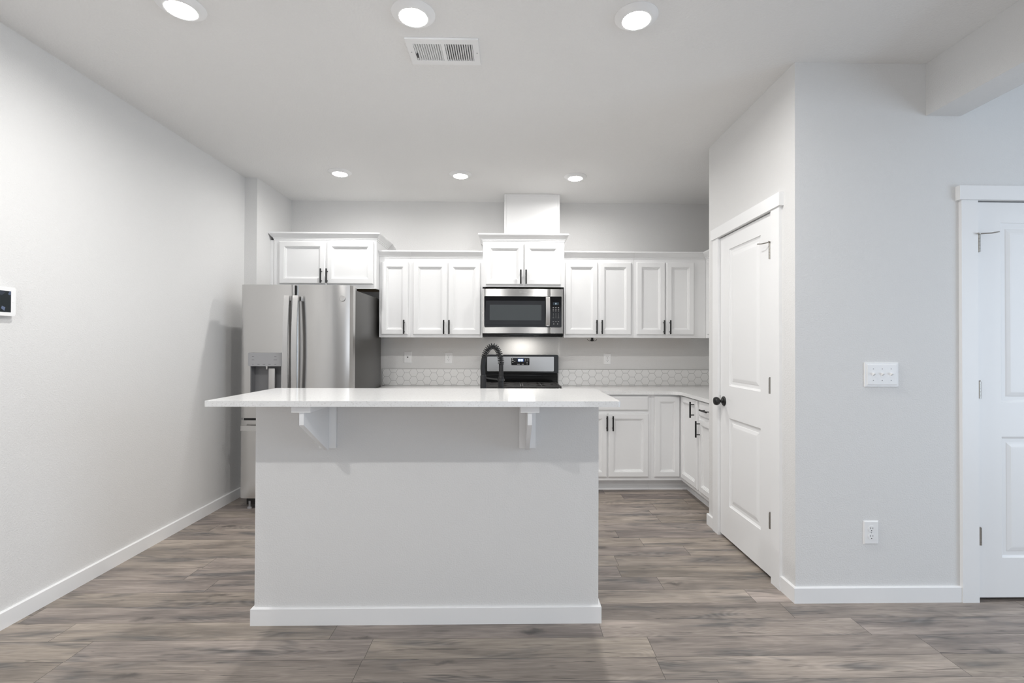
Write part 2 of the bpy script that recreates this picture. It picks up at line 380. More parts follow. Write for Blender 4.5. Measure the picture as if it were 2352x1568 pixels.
# ------------------------------------------------------------------ doors of the room
DL = [(0, 0), (.0005, .004), (.012, .009), (.030, .009), (.034, .007), (.052, .0025), (.060, .002)]
def room_door(name, label, loc, rotz, W, H, px0, px1, rows, hinge_x, stop_dir, knob_x=None, cas=(.09, .09), mirror=False):
    """slab in own axes: x to the right, -y towards the viewer; the opening starts at x=0"""
    t = Thing(name, label, 'door', loc, rotz, world=False, kind='structure')
    bm = BM(); G = .004; T = .035; zb = .018
    # face with two sunk panels: stiles and rails around them, then the moulded panels
    zs = [zb] + [z for r in rows for z in r] + [H]
    x0, x1 = G, W-G
    box(bm, x0, px0, 0, T, zb, H); box(bm, px1, x1, 0, T, zb, H)
    for k in range(0, len(zs), 2): box(bm, px0, px1, 0, T, zs[k], zs[k+1])
    slab = t.part('door_slab', bm, M['door'], smooth=False)
    for (z0, z1) in rows:
        bm = BM(); panel(bm, px0, px1, z0, z1, [(0, .03)] + DL, back=True)
        t.part('door_panel', bm, M['door'], slab, smooth=False)
    # jamb and casing
    bm = BM()
    for b in ((-.0005, G*.4, .001, .12, 0, H+.012), (W-G*.4, W+.0005, .001, .12, 0, H+.012), (0, W, .001, .12, H+.006, H+.013), (0, .012, T+.001, .055, 0, H), (W-.012, W, T+.001, .055, 0, H)): box(bm, *b)
    t.part('jamb', bm, M['trim'], smooth=False)
    for k, (a, c) in enumerate(((-cas[0]+.006, .002), (W-.002, W+cas[1]-.006))):
        bm = BM(); box(bm, a, c, -.017, 0, 0, H+.006); t.part('casing', bm, M['trim'], bevel=.002)
    bm = BM(); box(bm, -cas[0]-.010, W+cas[1]+.010, -.026, 0, H+.006, H+.078); t.part('header_casing', bm, M['trim'], bevel=.002)
    for k, z in enumerate((.290, 1.040, 1.792)):
        bm = BM(); zt = z+.088
        for q in range(5):
            a = z+q*(zt-z)/5; tube(bm, [(hinge_x, -.007, a+.0006), (hinge_x, -.007, a+(zt-z)/5-.0006)], .0095, 14)
        tube(bm, [(hinge_x, -.007, z), (hinge_x, -.007, zt+.004)], .0075, 10)
        lx = hinge_x+stop_dir*.010
        box(bm, min(hinge_x, lx)-.001, max(hinge_x, lx)+.001, -.002, .003, z, zt)
        ho = t.part('hinge', bm, M['nickel'], slab, label='satin nickel hinge')
        if k == 2:
            bm = BM(); zz = zt+.007
            lathe(bm, [(0, 0), (.011, 0), (.011, .006), (0, .006)], Matrix.Translation((hinge_x, -.007, zt+.002)), 16)
            tube(bm, [(hinge_x, -.008, zz), (hinge_x+stop_dir*.045, -.034, zz-.002), (hinge_x+stop_dir*.078, -.040, zz+.004)], .0032, 10)
            tube(bm, [(hinge_x, -.008, zz), (hinge_x-stop_dir*.022, -.030, zz-.003)], .0035, 10)
            st = t.part('door_stop', bm, M['nickel'], slab, label='satin nickel hinge pin door stop')
    if knob_x is not None:
        R = Matrix.Translation((knob_x, 0, .931)) @ Matrix.Rotation(PI/2, 4, 'X')
        bm = BM(); lathe(bm, [(0, 0), (.033, 0), (.033, .004), (.028, .009), (.015, .011), (.012, .014), (0, .014)], R)
        ros = t.part('rosette', bm, M['black'], slab, label='round black rosette')
        bm = BM(); lathe(bm, [(.011, .012), (.010, .028), (.014, .033), (.024, .038), (.0285, .048), (.0285, .056), (.024, .066), (.012, .071), (0, .072)], R)
        t.part('knob', bm, M['black'], slab, label='round black door knob')
        bm = BM(); box(bm, .0005, G-.0005, -.002, .02, .90, .965); t.part('latch_plate', bm, M['black'], slab)
    return t
# pantry door: own x runs from the far jamb towards the camera
room_door('door_1', 'white two panel pantry door with black round knob', (XP, PD1, 0), -PI/2, PD1-PD0, 2.052, .138, .544, [(.238, .826), (1.04, 1.952)], PD1-PD0-.020, -1, knob_x=.062)
room_door('door_2', 'white two panel door cut off by the right edge', (RD0, YR, 0), 0, RD1-RD0, 2.052, .137, RD1-RD0-.137, [(.220, .842), (1.018, 1.946)], .012, 1)

# ------------------------------------------------------------------ cabinets
def handle(t, parent, x, z, length=.131, mtx=None, horizontal=False, y=-.020):
    bm = BM(); r = .0072; out = .032
    if horizontal: a, c = (x-length/2, y-out, z), (x+length/2, y-out, z); ps = [(x-length*.33, z), (x+length*.33, z)]
    else: a, c = (x, y-out, z-length/2), (x, y-out, z+length/2); ps = [(x, z-length*.33), (x, z+length*.33)]
    tube(bm, [a, c], r, 12)
    for (px, pz) in ps: tube(bm, [(px, y+.001, pz), (px, y-out, pz)], .0042, 10)
    if mtx: bmesh.ops.transform(bm, matrix=mtx, verts=bm.verts)
    return t.part('handle', bm, M['black'], parent, label='black bar handle')
CD = [(0, -.001), (0, -.013), (.003, -.0165), (.008, -.018), (.046, -.018), (.0468, -.0135), (.0535, -.0125), (.0543, -.0085), (.062, -.0060), (.0630, -.0020)]
DF = [(0, -.001), (0, -.012), (.004, -.0155), (.012, -.018)]
def cab_door(t, x0, x1, z0, z1, hx=None, hz=None, mtx=None, name='door', loops=None, hl=.131):
    bm = BM(); panel(bm, x0, x1, z0, z1, loops or CD)
    if mtx: bmesh.ops.transform(bm, matrix=mtx, verts=bm.verts)
    d = t.part(name, bm, M['cab'], smooth=False)
    if hx is not None: handle(t, d, hx, hz, hl, mtx, horizontal=(name == 'drawer'))
    return d
CROWN = [(0, 0), (.004, 0), (.004, .010), (.009, .013), (.010, .020), (.018, .027), (.030, .044), (.035, .048), (.036, .052), (.040, .054), (.040, .066), (0, .066)]
def upper(label, x0, x1, yf, z0, z1, doors, crown, depth=None):
    """doors: (x0, x1, z0, z1, handle x, handle z); crown: plan path"""
    t = Thing('wall_cabinet', label, 'cabinet', ((x0+x1)/2, yf, z0), group='white wall cabinets')
    bm = BM(); d = (depth or YB-.002)-.0; T = .016
    box(bm, x0, x1, yf, yf+.019, z0, z1)
    box(bm, x0, x0+T, yf+.019, d, z0+.002, z1); box(bm, x1-T, x1, yf+.019, d, z0+.002, z1)
    box(bm, x0+T, x1-T, yf+.019, d, z1-T, z1); box(bm, x0+T, x1-T, d-.006, d, z0, z1-T)
    t.part('carcass', bm, M['cab'], smooth=False)
    bm = BM(); box(bm, x0+T, x1-T, yf+.019, d-.006, z0+.018, z0+.030); t.part('bottom_panel', bm, M['wood'], smooth=False, label='bare wood underside')
    mt = Matrix.Translation((0, yf, 0))
    for (a, c, b, e, hx, hz) in doors: cab_door(t, a, c, b, e, hx, hz, mt)
    bm = BM(); sweep(bm, crown, CROWN, z1); t.part('crown_moulding', bm, M['cab'])
    return t
YU = 4.57
t = upper('wide white cabinet above the refrigerator with two short doors', -2.178, -1.243, 4.47, 1.826, 2.271,
      [(-2.127, -1.707, 1.868, 2.257, -1.736, 1.937), (-1.693, -1.268, 1.868, 2.257, -1.683, 1.937)], [(-2.178, YB-.004), (-2.178, 4.47), (-1.243, 4.47), (-1.243, YB-.004)])
bm = BM(); box(bm, XA+.001, -2.1785, 4.476, 4.492, 1.828, 2.271); t.part('filler_strip', bm, M['cab'], smooth=False)
upper('narrow single door white wall cabinet right of the refrigerator', -1.242, -.946, YU, 1.380, 2.130,
      [(-1.219, -.970, 1.407, 2.092, -1.000, 1.477)], [(-1.242, YU), (-.946, YU)])
upper('two door white wall cabinet left of the microwave', -.945, -.268, YU, 1.380, 2.130,
      [(-.921, -.603, 1.407, 2.092, -.628, 1.477), (-.591, -.287, 1.407, 2.092, -.578, 1.477)], [(-.945, YU), (-.268, YU)])
upper('raised white cabinet with two short doors above the microwave', -.266, .503, 4.535, 1.858, 2.288,
      [(-.236, .117, 1.878, 2.264, .092, 1.948), (.129, .472, 1.878, 2.264, .142, 1.948)], [(-.266, YB-.004), (-.266, 4.535), (.503, 4.535), (.503, YB-.004)])
upper('two door white wall cabinet right of the microwave, hook beneath', .505, 1.170, YU, 1.384, 2.134,
      [(.517, .825, 1.413, 2.100, .812, 1.483), (.841, 1.144, 1.413, 2.100, .862, 1.483)], [(.505, YU), (1.170, YU)])
t = upper('two door white wall cabinet in the corner by the pantry', 1.171, 1.862, YU, 1.384, 2.134,
      [(1.197, 1.468, 1.414, 2.103, 1.451, 1.484), (1.481, 1.747, 1.414, 2.103, 1.510, 1.484)], [(1.171, YU), (1.862, YU)])
# leg of wall cabinets along the right wall
t = Thing('wall_cabinet', 'white wall cabinet on the right wall, half hidden by the pantry', 'cabinet', (1.863, 4.04, 1.384), group='white wall cabinets')
bm = BM(); box(bm, 1.864, XW-.002, YP+.004, YB-.004, 1.384, 2.134); t.part('carcass', bm, M['cab'], smooth=False)
mt = Matrix.Translation((1.864, 4.54, 0)) @ Matrix.Rotation(-PI/2, 4, 'Z')
cab_door(t, .04, .50, 1.414, 2.103, .470, 1.484, mt); cab_door(t, .512, .97, 1.414, 2.103, .542, 1.484, mt)
bm = BM(); sweep(bm, [(1.864, YU), (1.864, YP+.004)], CROWN, 2.134)
t.part('crown_moulding', bm, M['cab'])
# boxed chase over the microwave cabinet
t = Thing('vent_chase', 'white boxed duct chase between microwave cabinet and ceiling', 'duct cover', (.2, 4.76, 2.3))
bm = BM(); box(bm, -.060, .462, 4.630, YB-.001, 2.300, ZC-.001); t.part('panel', bm, M['cab'], smooth=False)
bm = BM(); 
for b in ((-.066, -.047, 4.624, 4.650), (.449, .468, 4.624, 4.650)): box(bm, *b, 2.300, ZC-.001)
box(bm, -.047, .449, 4.624, 4.6295, ZC-.018, ZC-.001)
t.part('corner_trim', bm, M['cab'], bevel=.0015)

YF = 4.30; TOE = .105; CT = .902; CB = .874
def base(label, x0, x1, fronts, left=True):
    t = Thing('base_cabinet', label, 'cabinet', ((x0+x1)/2, YF, 0), group='white base cabinets')
    bm = BM(); box(bm, x0, x1, YF, YB-.004, TOE, CB-.001); t.part('carcass', bm, M['cab'], smooth=False)
    bm = BM(); box(bm, x0, x1, YF+.085, YF+.10, 0, TOE); sweep(bm, [(x0, YF+.085), (x1, YF+.085)], [(0, 0), (.012, 0), (.011, .012), (.004, .030), (0, .034)], 0)
    t.part('toe_kick', bm, M['cab'])
    mt = Matrix.Translation((0, YF, 0))
    for (nm, a, c, b, e, hx, hz) in fronts: cab_door(t, a, c, b, e, hx, hz, mt, nm, DF if nm == 'drawer' else None)
    return t
base('white base cabinet between refrigerator and range', -1.242, -.284, [('drawer', -1.22, -.77, .731, .856, -.995, .79), ('drawer', -.755, -.305, .731, .856, -.53, .79), ('door', -1.22, -.77, .137, .705, -.80, .62), ('door', -.755, -.305, .137, .705, -.72, .62)])
base('white base cabinet right of the range, blank drawer front over two doors', .487, 1.258, [('drawer', .51, 1.232, .731, .858, None, None), ('door', .51, .862, .137, .703, .856, .618), ('door', .874, 1.232, .137, .703, .909, .618)])
t = Thing('base_cabinet', 'white corner base cabinet with folding two panel door', 'cabinet', (1.7, 4.4, 0), group='white base cabinets')
XR = 1.535
bm = BM(); box(bm, 1.259, XW-.003, YF, YB-.004, TOE, CB-.001); box(bm, XR, XW-.003, 3.874, YF, TOE, CB-.001); t.part('carcass', bm, M['cab'], smooth=False)
bm = BM(); box(bm, 1.259, XR+.10, YF+.085, YF+.10, 0, TOE); box(bm, XR+.085, XR+.10, 3.874, YF+.085, 0, TOE)
sweep(bm, [(1.259, YF+.085), (XR+.085, YF+.085), (XR+.085, 3.874)], [(0, 0), (.012, 0), (.011, .012), (.004, .030), (0, .034)], 0); t.part('toe_kick', bm, M['cab'])
mt = Matrix.Translation((0, YF, 0)); mr = Matrix.Translation((XR, YF, 0)) @ Matrix.Rotation(-PI/2, 4, 'Z')
cab_door(t, 1.287, XR-.020, .137, .856, mtx=mt); cab_door(t, .020, .400, .137, .862, .345, .780, mr)
t = Thing('base_cabinet', 'white base cabinet with drawer beside the pantry wall', 'cabinet', (1.8, 3.7, 0), group='white base cabinets')
bm = BM(); box(bm, XR, XW-.003, YP+.004, 3.873, TOE, CB-.001); t.part('carcass', bm, M['cab'], smooth=False)
bm = BM(); box(bm, XR+.085, XR+.10, YP+.004, 3.873, 0, TOE); sweep(bm, [(XR+.085, 3.873), (XR+.085, YP+.004)], [(0, 0), (.012, 0), (.011, .012), (.004, .030), (0, .034)], 0); t.part('toe_kick', bm, M['cab'])
cab_door(t, .436, .776, .745, .862, .606, .803, mr, 'drawer', DF); cab_door(t, .436, .776, .137, .722, .466, .640, mr)

# worktops
bm = BM(); box(bm, -1.255, -.284, 4.265, YB-.003, CB, CT)
single('worktop', bm, M['quartz'], 'white quartz worktop between refrigerator and range', 'worktop', 'quartz worktops', bevel=.003)
arc = [(1.50-.09+.09*math.sin(a), 4.265-.09+.09*math.cos(a)) for a in (PI/2*k/8 for k in range(9))]
arc = [(1.50-.10*(1-math.sin(a)), 4.265-.10*(1-math.cos(a))) for a in (PI/2*k/8 for k in range(9))]
bm = BM(); prism(bm, [(.487, YB-.003), (.487, 4.265)] + arc + [(1.50, YP+.003), (XW-.002, YP+.003), (XW-.002, YB-.003)], CB, CT)
single('worktop', bm, M['quartz'], 'white quartz worktop turning the corner right of the range', 'worktop', 'quartz worktops', bevel=.003)

# hexagon splashbacks
def clip(poly, x0, x1, z0, z1):
    for ax, v, s in ((0, x0, 1), (0, x1, -1), (1, z0, 1), (1, z1, -1)):
        out = []
        for i, p in enumerate(poly):
            q = poly[(i+1) % len(poly)]; a = (p[ax]-v)*s; b = (q[ax]-v)*s
            if a >= 0: out.append(p)
            if a*b < 0: k = a/(a-b); out.append((p[0]+(q[0]-p[0])*k, p[1]+(q[1]-p[1])*k))
        poly = out
        if len(poly) < 3: return []
    return poly
def splash(label, x0, x1, z0, z1, phx, phz):
    t = Thing('tile_splashback', label, 'splashback', ((x0+x1)/2, YB, z0), group='hexagon splashbacks')
    s = .0452; h = s*math.sqrt(3)/2; g = .0016; bm = BM()
    for i in range(int((x0-phx)/(1.5*s))-2, int((x1-phx)/(1.5*s))+3):
        for j in range(-2, 4):
            cx = phx+i*1.5*s; cz = phz+j*2*h+(h if i % 2 else 0); r = s-g
            p = clip([(cx+r*math.cos(PI/3*k), cz+r*math.sin(PI/3*k)) for k in range(6)], x0+.003, x1-.003, z0+.002, z1-.003)
            if len(p) > 2: prism(bm, p, YB-.0100, YB-.004, 'y')
    t.part('tiles', bm, M['tile'], smooth=False)
    bm = BM(); box(bm, x0, x1, YB-.0085, YB, z0, z1); t.part('grout', bm, M['grout'], smooth=False)
splash('white hexagon tile strip left of the range', -1.297, -.284, CT, 1.068, -1.250, CT+.078*1.62)
splash('white hexagon tile strip right of the range', .482, XW-.001, CT, 1.066, .560, CT+.078*1.62)

# ------------------------------------------------------------------ island
IX0, IX1, IY = -1.190, .418, 2.279
t = Thing('kitchen_island', 'grey painted half wall island with white baseboard', 'island', (-.39, IY, 0))
bm = BM(); box(bm, IX0, IX1, IY, IY+.12, 0, 1.053); t.part('half_wall', bm, M['wall'], smooth=False)
bm = BM(); sweep(bm, [(IX0, IY+.12), (IX0, IY), (IX1, IY), (IX1, IY+.12)], BP, 0); t.part('baseboard', bm, M['trim'], label='white baseboard')
bm = BM(); box(bm, IX0+.02, IX1-.02, IY+.121, 2.96, TOE, CB-.001); box(bm, IX0+.02, IX1-.02, IY+.121, 2.88, 0, TOE+.001); t.part('carcass', bm, M['cab'], smooth=False)
bm = BM(); box(bm, IX0-.005, IX1+.005, IY+.121, 3.0, CB, CT); single('worktop', bm, M['quartz'], 'lower quartz worktop behind the raised bar, under the faucet', 'worktop', 'quartz worktops', bevel=.003)
bm = BM(); prism(bm, rrect(-1.228, .449, 1.952, 2.546, .012, 5), 1.054, 1.077)
single('bar_top', bm, M['quartz'], 'long white quartz bar top overhanging the island', 'worktop', bevel=.003)
def corbel(label, cx):
    t = Thing('corbel', label, 'bracket', (cx, IY, .82), group='white corbels under the bar top')
    bm = BM(); box(bm, cx-.039, cx+.039, IY-.018, IY-.0005, .822, 1.053); t.part('back_plate', bm, M['trim'], bevel=.0015)
    bm = BM(); box(bm, cx-.039, cx+.039, 1.977, IY-.0185, 1.027, 1.053); t.part('top_plate', bm, M['trim'], bevel=.0015)
    bm = BM(); prism(bm, [(IY-.0185, 1.0265), (1.985, 1.0265), (1.985, .975), (IY-.030, .817), (IY-.0185, .817)], cx-.009, cx+.009, 'x'); t.part('gusset', bm, M['trim'], bevel=.001)
corbel('white bracket under the left half of the bar top', -.852)
corbel('white bracket under the right half of the bar top', .080)

# faucet on the lower worktop
FX, FY = -.158, 2.80
t = Thing('kitchen_faucet', 'black spring neck faucet standing behind the bar top', 'faucet', (FX, FY, CT))
bm = BM(); lathe(bm, [(0, 0), (.027, 0), (.027, .006), (.021, .010), (.0175, .012), (.0175, .225), (.015, .229), (0, .229)], Matrix.Translation((FX, FY, CT))); t.part('body', bm, M['rubber'])
path = [(-.158, 1.128), (-.161, 1.160), (-.161, 1.190), (-.155, 1.230), (-.142, 1.268), (-.124, 1.292), (-.103, 1.301), (-.084, 1.291), (-.069, 1.266), (-.059, 1.234), (-.055, 1.195)]
def spline(P, n=14):
    out = []
    for i in range(len(P)-1):
        p0, p1, p2, p3 = P[max(i-1, 0)], P[i], P[i+1], P[min(i+2, len(P)-1)]
        for k in range(n):
            u = k/n; out.append(tuple(.5*(2*b+(c-a)*u+(2*a-5*b+4*c-d)*u*u+(3*b-a-3*c+d)*u**3) for a, b, c, d in zip(p0, p1, p2, p3)))
    return out+[P[-1]]
sp = spline(path); neck = [(x, FY, z) for x, z in sp]
bm = BM(); tube(bm, neck, .0072, 14); t.part('hose', bm, M['rubber'])
bm = BM(); tube(bm, neck[:48], .0135, 14); t.part('neck_sleeve', bm, M['rubber'])
bm = BM(); coil = []; acc = 0; prev = None
for i in range(44, len(neck)-1):
    for k in range(8):
        u = k/8; p = Vector(neck[i]).lerp(Vector(neck[i+1]), u); d = (Vector(neck[i+1])-Vector(neck[i])).normalized()
        if prev is not None: acc += (p-prev).length
        prev = p; a = acc/.0100*2*PI; n1 = Vector((0, 1, 0)); n2 = d.cross(n1)
        coil.append(p+(n1*math.cos(a)+n2*math.sin(a))*.0165)
tube(bm, coil, .0025, 6); t.part('spring', bm, M['black'])
bm = BM(); lathe(bm, [(0, 1.196), (.0125, 1.196), (.0135, 1.190)] + [q for k in range(16) for q in ((.0135, 1.190-k*.004), (.0128, 1.188-k*.004))] + [(.0150, 1.122), (.0165, 1.118), (.0170, 1.045), (.0150, 1.030), (0, 1.030)], Matrix.Translation((-.055, FY, 0)))
t.part('spray_head', bm, M['rubber'])
bm = BM(); tube(bm, [(-.150, FY, 1.116), (-.066, FY, 1.106)], .0042, 10); lathe(bm, [(.0175, -.006), (.0205, -.006), (.0205, .006), (.0175, .006)], Matrix.Translation((-.055, FY, 1.104))); t.part('holder_arm', bm, M['black'])

# ------------------------------------------------------------------ refrigerator
t = Thing('refrigerator', 'stainless french door refrigerator at the left with water dispenser', 'refrigerator', (-1.69, 4.3, 0))
FT, FB = 1.779, .716
bm = BM(); box(bm, -2.120, -1.268, 3.945, 4.74, .05, 1.752); t.part('case', bm, M['case'], bevel=.004, label='charcoal side case')
def fdoor(x0, x1, rl, rr, z0, z1, nm, sag=.005):
    n = 24; yb, yf = 3.937, 3.833; pts = []
    for k in range(n+1):
        u = k/n; x = x0+(x1-x0)*u; e = 0
        if rl and x-x0 < rl: e = rl-math.sqrt(max(rl*rl-(rl-(x-x0))**2, 0))
        if rr and x1-x < rr: e = rr-math.sqrt(max(rr*rr-(rr-(x1-x))**2, 0))
        pts.append((x, yf+sag*(2*u-1)**2+e))
    bm = BM(); prism(bm, pts+[(x1, yb), (x0, yb)], z0, z1); return t.part(nm, bm, M['steel'])
def arcx(x0, x1, r): return r
ld = fdoor(-2.124, -1.7115, .010, .004, FB+.012, FT, 'left_door')
rd = fdoor(-1.7035, -1.262, .004, .020, FB+.012, FT, 'right_door', .026)
fd = fdoor(-2.124, -1.262, .010, .020, .098, FB-.006, 'freezer_drawer')
bm = BM(); box(bm, -2.110, -1.275, 3.86, 3.944, FB-.006, FB+.012); t.part('gasket', bm, M['black'], smooth=False)
bm = BM(); box(bm, -1.7112, -1.7038, 3.86, 3.93, FB+.012, FT-.003); t.part('door_gap_seal', bm, M['black'], smooth=False)
bm = BM(); box(bm, -2.105, -1.285, 3.90, 3.96, .030, .092); t.part('base_grille', bm, M['black'], smooth=False)
for x in (-2.08, -1.31):
    bm = BM(); lathe(bm, [(0, 0), (.018, 0), (.018, .012), (.008, .016), (.008, .06), (0, .06)], Matrix.Translation((x, 3.90, 0)), 16); t.part('foot', bm, M['greyplastic'])
for x in (-2.06, -1.33):
    bm = BM(); box(bm, x-.05, x+.05, 3.90, 4.03, 1.752, 1.776); t.part('hinge_cover', bm, M['greydark'], bevel=.004)
def fhandle(x, parent):
    # flat bowed strap standing off the door at both ends
    bm = BM(); z0, z1 = .800, 1.692; n = 24; fr, bk = [], []
    for k in range(n+1):
        u = k/n; z = z0+(z1-z0)*u; y = 3.795-.026*math.sin(PI*u)
        fr.append((y, z)); bk.append((y+.014, z))
    prism(bm, fr+bk[::-1], x-.0185, x+.0185, 'x')
    for z in (z0+.02, z1-.02): box(bm, x-.012, x+.012, 3.80, 3.842, z-.018, z+.018)
    t.part('handle', bm, M['steel_flat'], parent, bevel=.002, label='bowed stainless handle')
fhandle(-1.752, ld); fhandle(-1.684, rd)
bm = BM(); zc = .655; pts = []; n = 24
fr = [(-2.10+.82*k/n, 3.795-.02*math.sin(PI*k/n)) for k in range(n+1)]
prism(bm, fr+[(x, y+.014) for x, y in fr[::-1]], zc-.0185, zc+.0185)
for x in (-2.075, -1.305): box(bm, x-.015, x+.015, 3.80, 3.845, zc-.012, zc+.012)
t.part('handle', bm, M['steel_flat'], fd, bevel=.002, label='horizontal stainless drawer handle')
# water dispenser
c = BM(); box(c, -2.048, -1.806, 3.70, 3.905, .850, 1.150, mtx=Matrix.Translation((1.69, -4.3, 0))); cut(ld, c)
bm = BM()
for b in ((-2.048, -1.806, 3.899, 3.906, .850, 1.150), (-2.049, -2.043, 3.838, 3.905, .850, 1.150), (-1.811, -1.805, 3.838, 3.905, .850, 1.150), (-2.048, -1.806, 3.838, 3.905, .849, .858)): box(bm, *b)
t.part('dispenser_recess', bm, M['greydark'], ld, smooth=False, label='dark grey dispenser recess')
bm = BM(); prism(bm, rrect(-2.058, -1.796, 1.139, 1.240, .006), 3.822, 3.905, 'y'); dp = t.part('dispenser_panel', bm, M['greyplastic'], ld, bevel=.002, label='grey control panel with small key marks')
bm = BM(); box(bm, -1.915, -1.866, 3.852, 3.866, .905, 1.118); t.part('dispenser_paddle', bm, M['steel_flat'], ld, bevel=.002, label='light steel dispenser paddle')
bm = BM(); lathe(bm, [(0, -.024), (.006, -.024), (.010, .0), (.010, .006), (0, .006)], Matrix.Translation((-1.932, 3.860, 1.134)), 14); t.part('nozzle', bm, M['chrome'], ld)
for (x, z, w_) in ((-2.022, 1.212, .016), (-1.848, 1.212, .016), (-2.022, 1.186, .018), (-1.848, 1.186, .026), (-2.022, 1.152, .010), (-1.978, 1.152, .016), (-1.936, 1.152, .020), (-1.893, 1.152, .018), (-1.848, 1.152, .012)):
    bm = BM(); box(bm, x-w_/2, x+w_/2, 3.8215, 3.8225, z-.0011, z+.0011); t.part('key_mark', bm, M['mark'], ld, smooth=False)
bm = BM(); R = Matrix.Translation((-1.335, 3.840, 1.673)) @ Matrix.Rotation(PI/2, 4, 'X')
lathe(bm, [(0, 0), (.022, 0), (.022, .004), (.0205, .005), (.0195, .005), (.019, .0035), (0, .0035)], R)
text_bm(bm, 'GE', .020, (-1.335, 3.8363, 1.673), depth=.0006, shear=.2)
t.part('badge', bm, M['steel_flat'], rd, label='small round embossed badge')

# ------------------------------------------------------------------ gas range
t = Thing('gas_range', 'black and stainless gas range behind the faucet', 'range', (.1, 4.5, 0))
RX0, RX1 = -.279, .481
bm = BM(); box(bm, RX0+.004, RX1-.004, 4.27, 4.86, .04, .895); t.part('body', bm, M['enamel'], bevel=.003)
bm = BM(); box(bm, RX0, RX1, 4.235, 4.862, .897, .912); t.part('cooktop', bm, M['steel_dark'], bevel=.004)
bm = BM(); box(bm, RX0+.02, RX1-.02, 4.26, 4.80, .908, .9145); t.part('burner_tray', bm, M['enamel'], bevel=.002)
bm = BM(); box(bm, RX0+.01, RX1-.01, 4.232, 4.268, .22, .76); od = t.part('oven_door', bm, M['steel_dark'], bevel=.005)
bm = BM(); tube(bm, [(RX0+.06, 4.19, .71), (RX1-.06, 4.19, .71)], .011, 14)
for x in (RX0+.09, RX1-.09): tube(bm, [(x, 4.19, .71), (x, 4.235, .71)], .008, 10)
t.part('handle', bm, M['steel_flat'], od)
bm = BM(); box(bm, RX0+.16, RX1-.16, 4.2295, 4.233, .36, .64); t.part('oven_window', bm, M['blackgloss'], od)
bm = BM(); box(bm, RX0+.005, RX1-.005, 4.238, 4.27, .775, .893); cp = t.part('control_panel', bm, M['steel_dark'], bevel=.004)
for k in range(5):
    bm = BM(); lathe(bm, [(0, 0), (.022, 0), (.022, .006), (.018, .026), (0, .027)], Matrix.Translation((RX0+.09+k*.145, 4.238, .835)) @ Matrix.Rotation(PI/2, 4, 'X'), 20); t.part('knob', bm, M['black'], cp)
bm = BM(); box(bm, RX0+.01, RX1-.01, 4.245, 4.27, .06, .205); t.part('storage_drawer', bm, M['steel_dark'], bevel=.004)
# back guard
GY = 4.835
bm = BM(); prism(bm, rrect(RX0, RX1-.004, 1.035, 1.212, .014, 6, (0, 1, 1, 0)), GY, 4.885, 'y'); bg = t.part('back_guard', bm, M['enamel'], bevel=.003)
bm = BM(); prism(bm, rrect(RX0+.046, RX1-.048, 1.050, 1.194, .007), GY-.004, GY+.004, 'y'); t.part('guard_plate', bm, M['steel_dark'], bg, bevel=.0015, label='stainless plate')
bm = BM(); prism(bm, [(4.858, .912), (4.858, 1.036), (4.885, 1.036), (4.885, .912)], RX0+.002, RX1-.006, 'x'); box(bm, RX0+.004, RX1-.008, 4.842, 4.872, 1.000, 1.012); box(bm, .10, .39, 4.840, 4.86, 1.020, 1.025); t.part('vent_riser', bm, M['enamel'], bg, bevel=.002)
bm = BM(); prism(bm, rrect(.008, .188, 1.111, 1.181, .006), GY-.006, GY, 'y'); t.part('control_display', bm, M['blackgloss'], bg, bevel=.001, label='black control glass with lit clock')
bm = BM(); prism(bm, rrect(.072, .132, 1.145, 1.176, .002), GY-.0066, GY-.005, 'y'); t.part('clock_glass', bm, M['digit_screen'], bg, smooth=False)
bm = BM()
def seg0(bm, x, z, w_, h, y, s):
    box(bm, x, x+w_, y-.0006, y, z, z+s); box(bm, x, x+w_, y-.0006, y, z+h-s, z+h); box(bm, x, x+s, y-.0006, y, z+s, z+h-s); box(bm, x+w_-s, x+w_, y-.0006, y, z+s, z+h-s)
seg0(bm, .078, 1.150, .018, .021, GY-.0066, .005); seg0(bm, .103, 1.150, .018, .021, GY-.0066, .005)
t.part('clock_digits', bm, M['digit'], bg, smooth=False, label='pale blue lit digits')
for (x, z, w_) in ((.022, 1.158, .016), (.040, 1.147, .012), (.022, 1.137, .010), (.080, 1.120, .030), (.122, 1.120, .020), (.150, 1.170, .010), (.172, 1.170, .010), (.150, 1.155, .008), (.172, 1.155, .008), (.165, 1.138, .010), (.165, 1.122, .010)):
    bm = BM(); box(bm, x-w_/2, x+w_/2, GY-.0066, GY-.0055, z-.0014, z+.0014); t.part('key_mark', bm, M['keymark'], bg, smooth=False)
bm = BM(); lathe(bm, [(0, 0), (.0045, 0), (.0045, .001), (0, .001)], Matrix.Translation((.020, GY-.0058, 1.173)) @ Matrix.Rotation(PI/2, 4, 'X'), 14)
t.part('key_mark', bm, M['keymark'], bg, smooth=False)
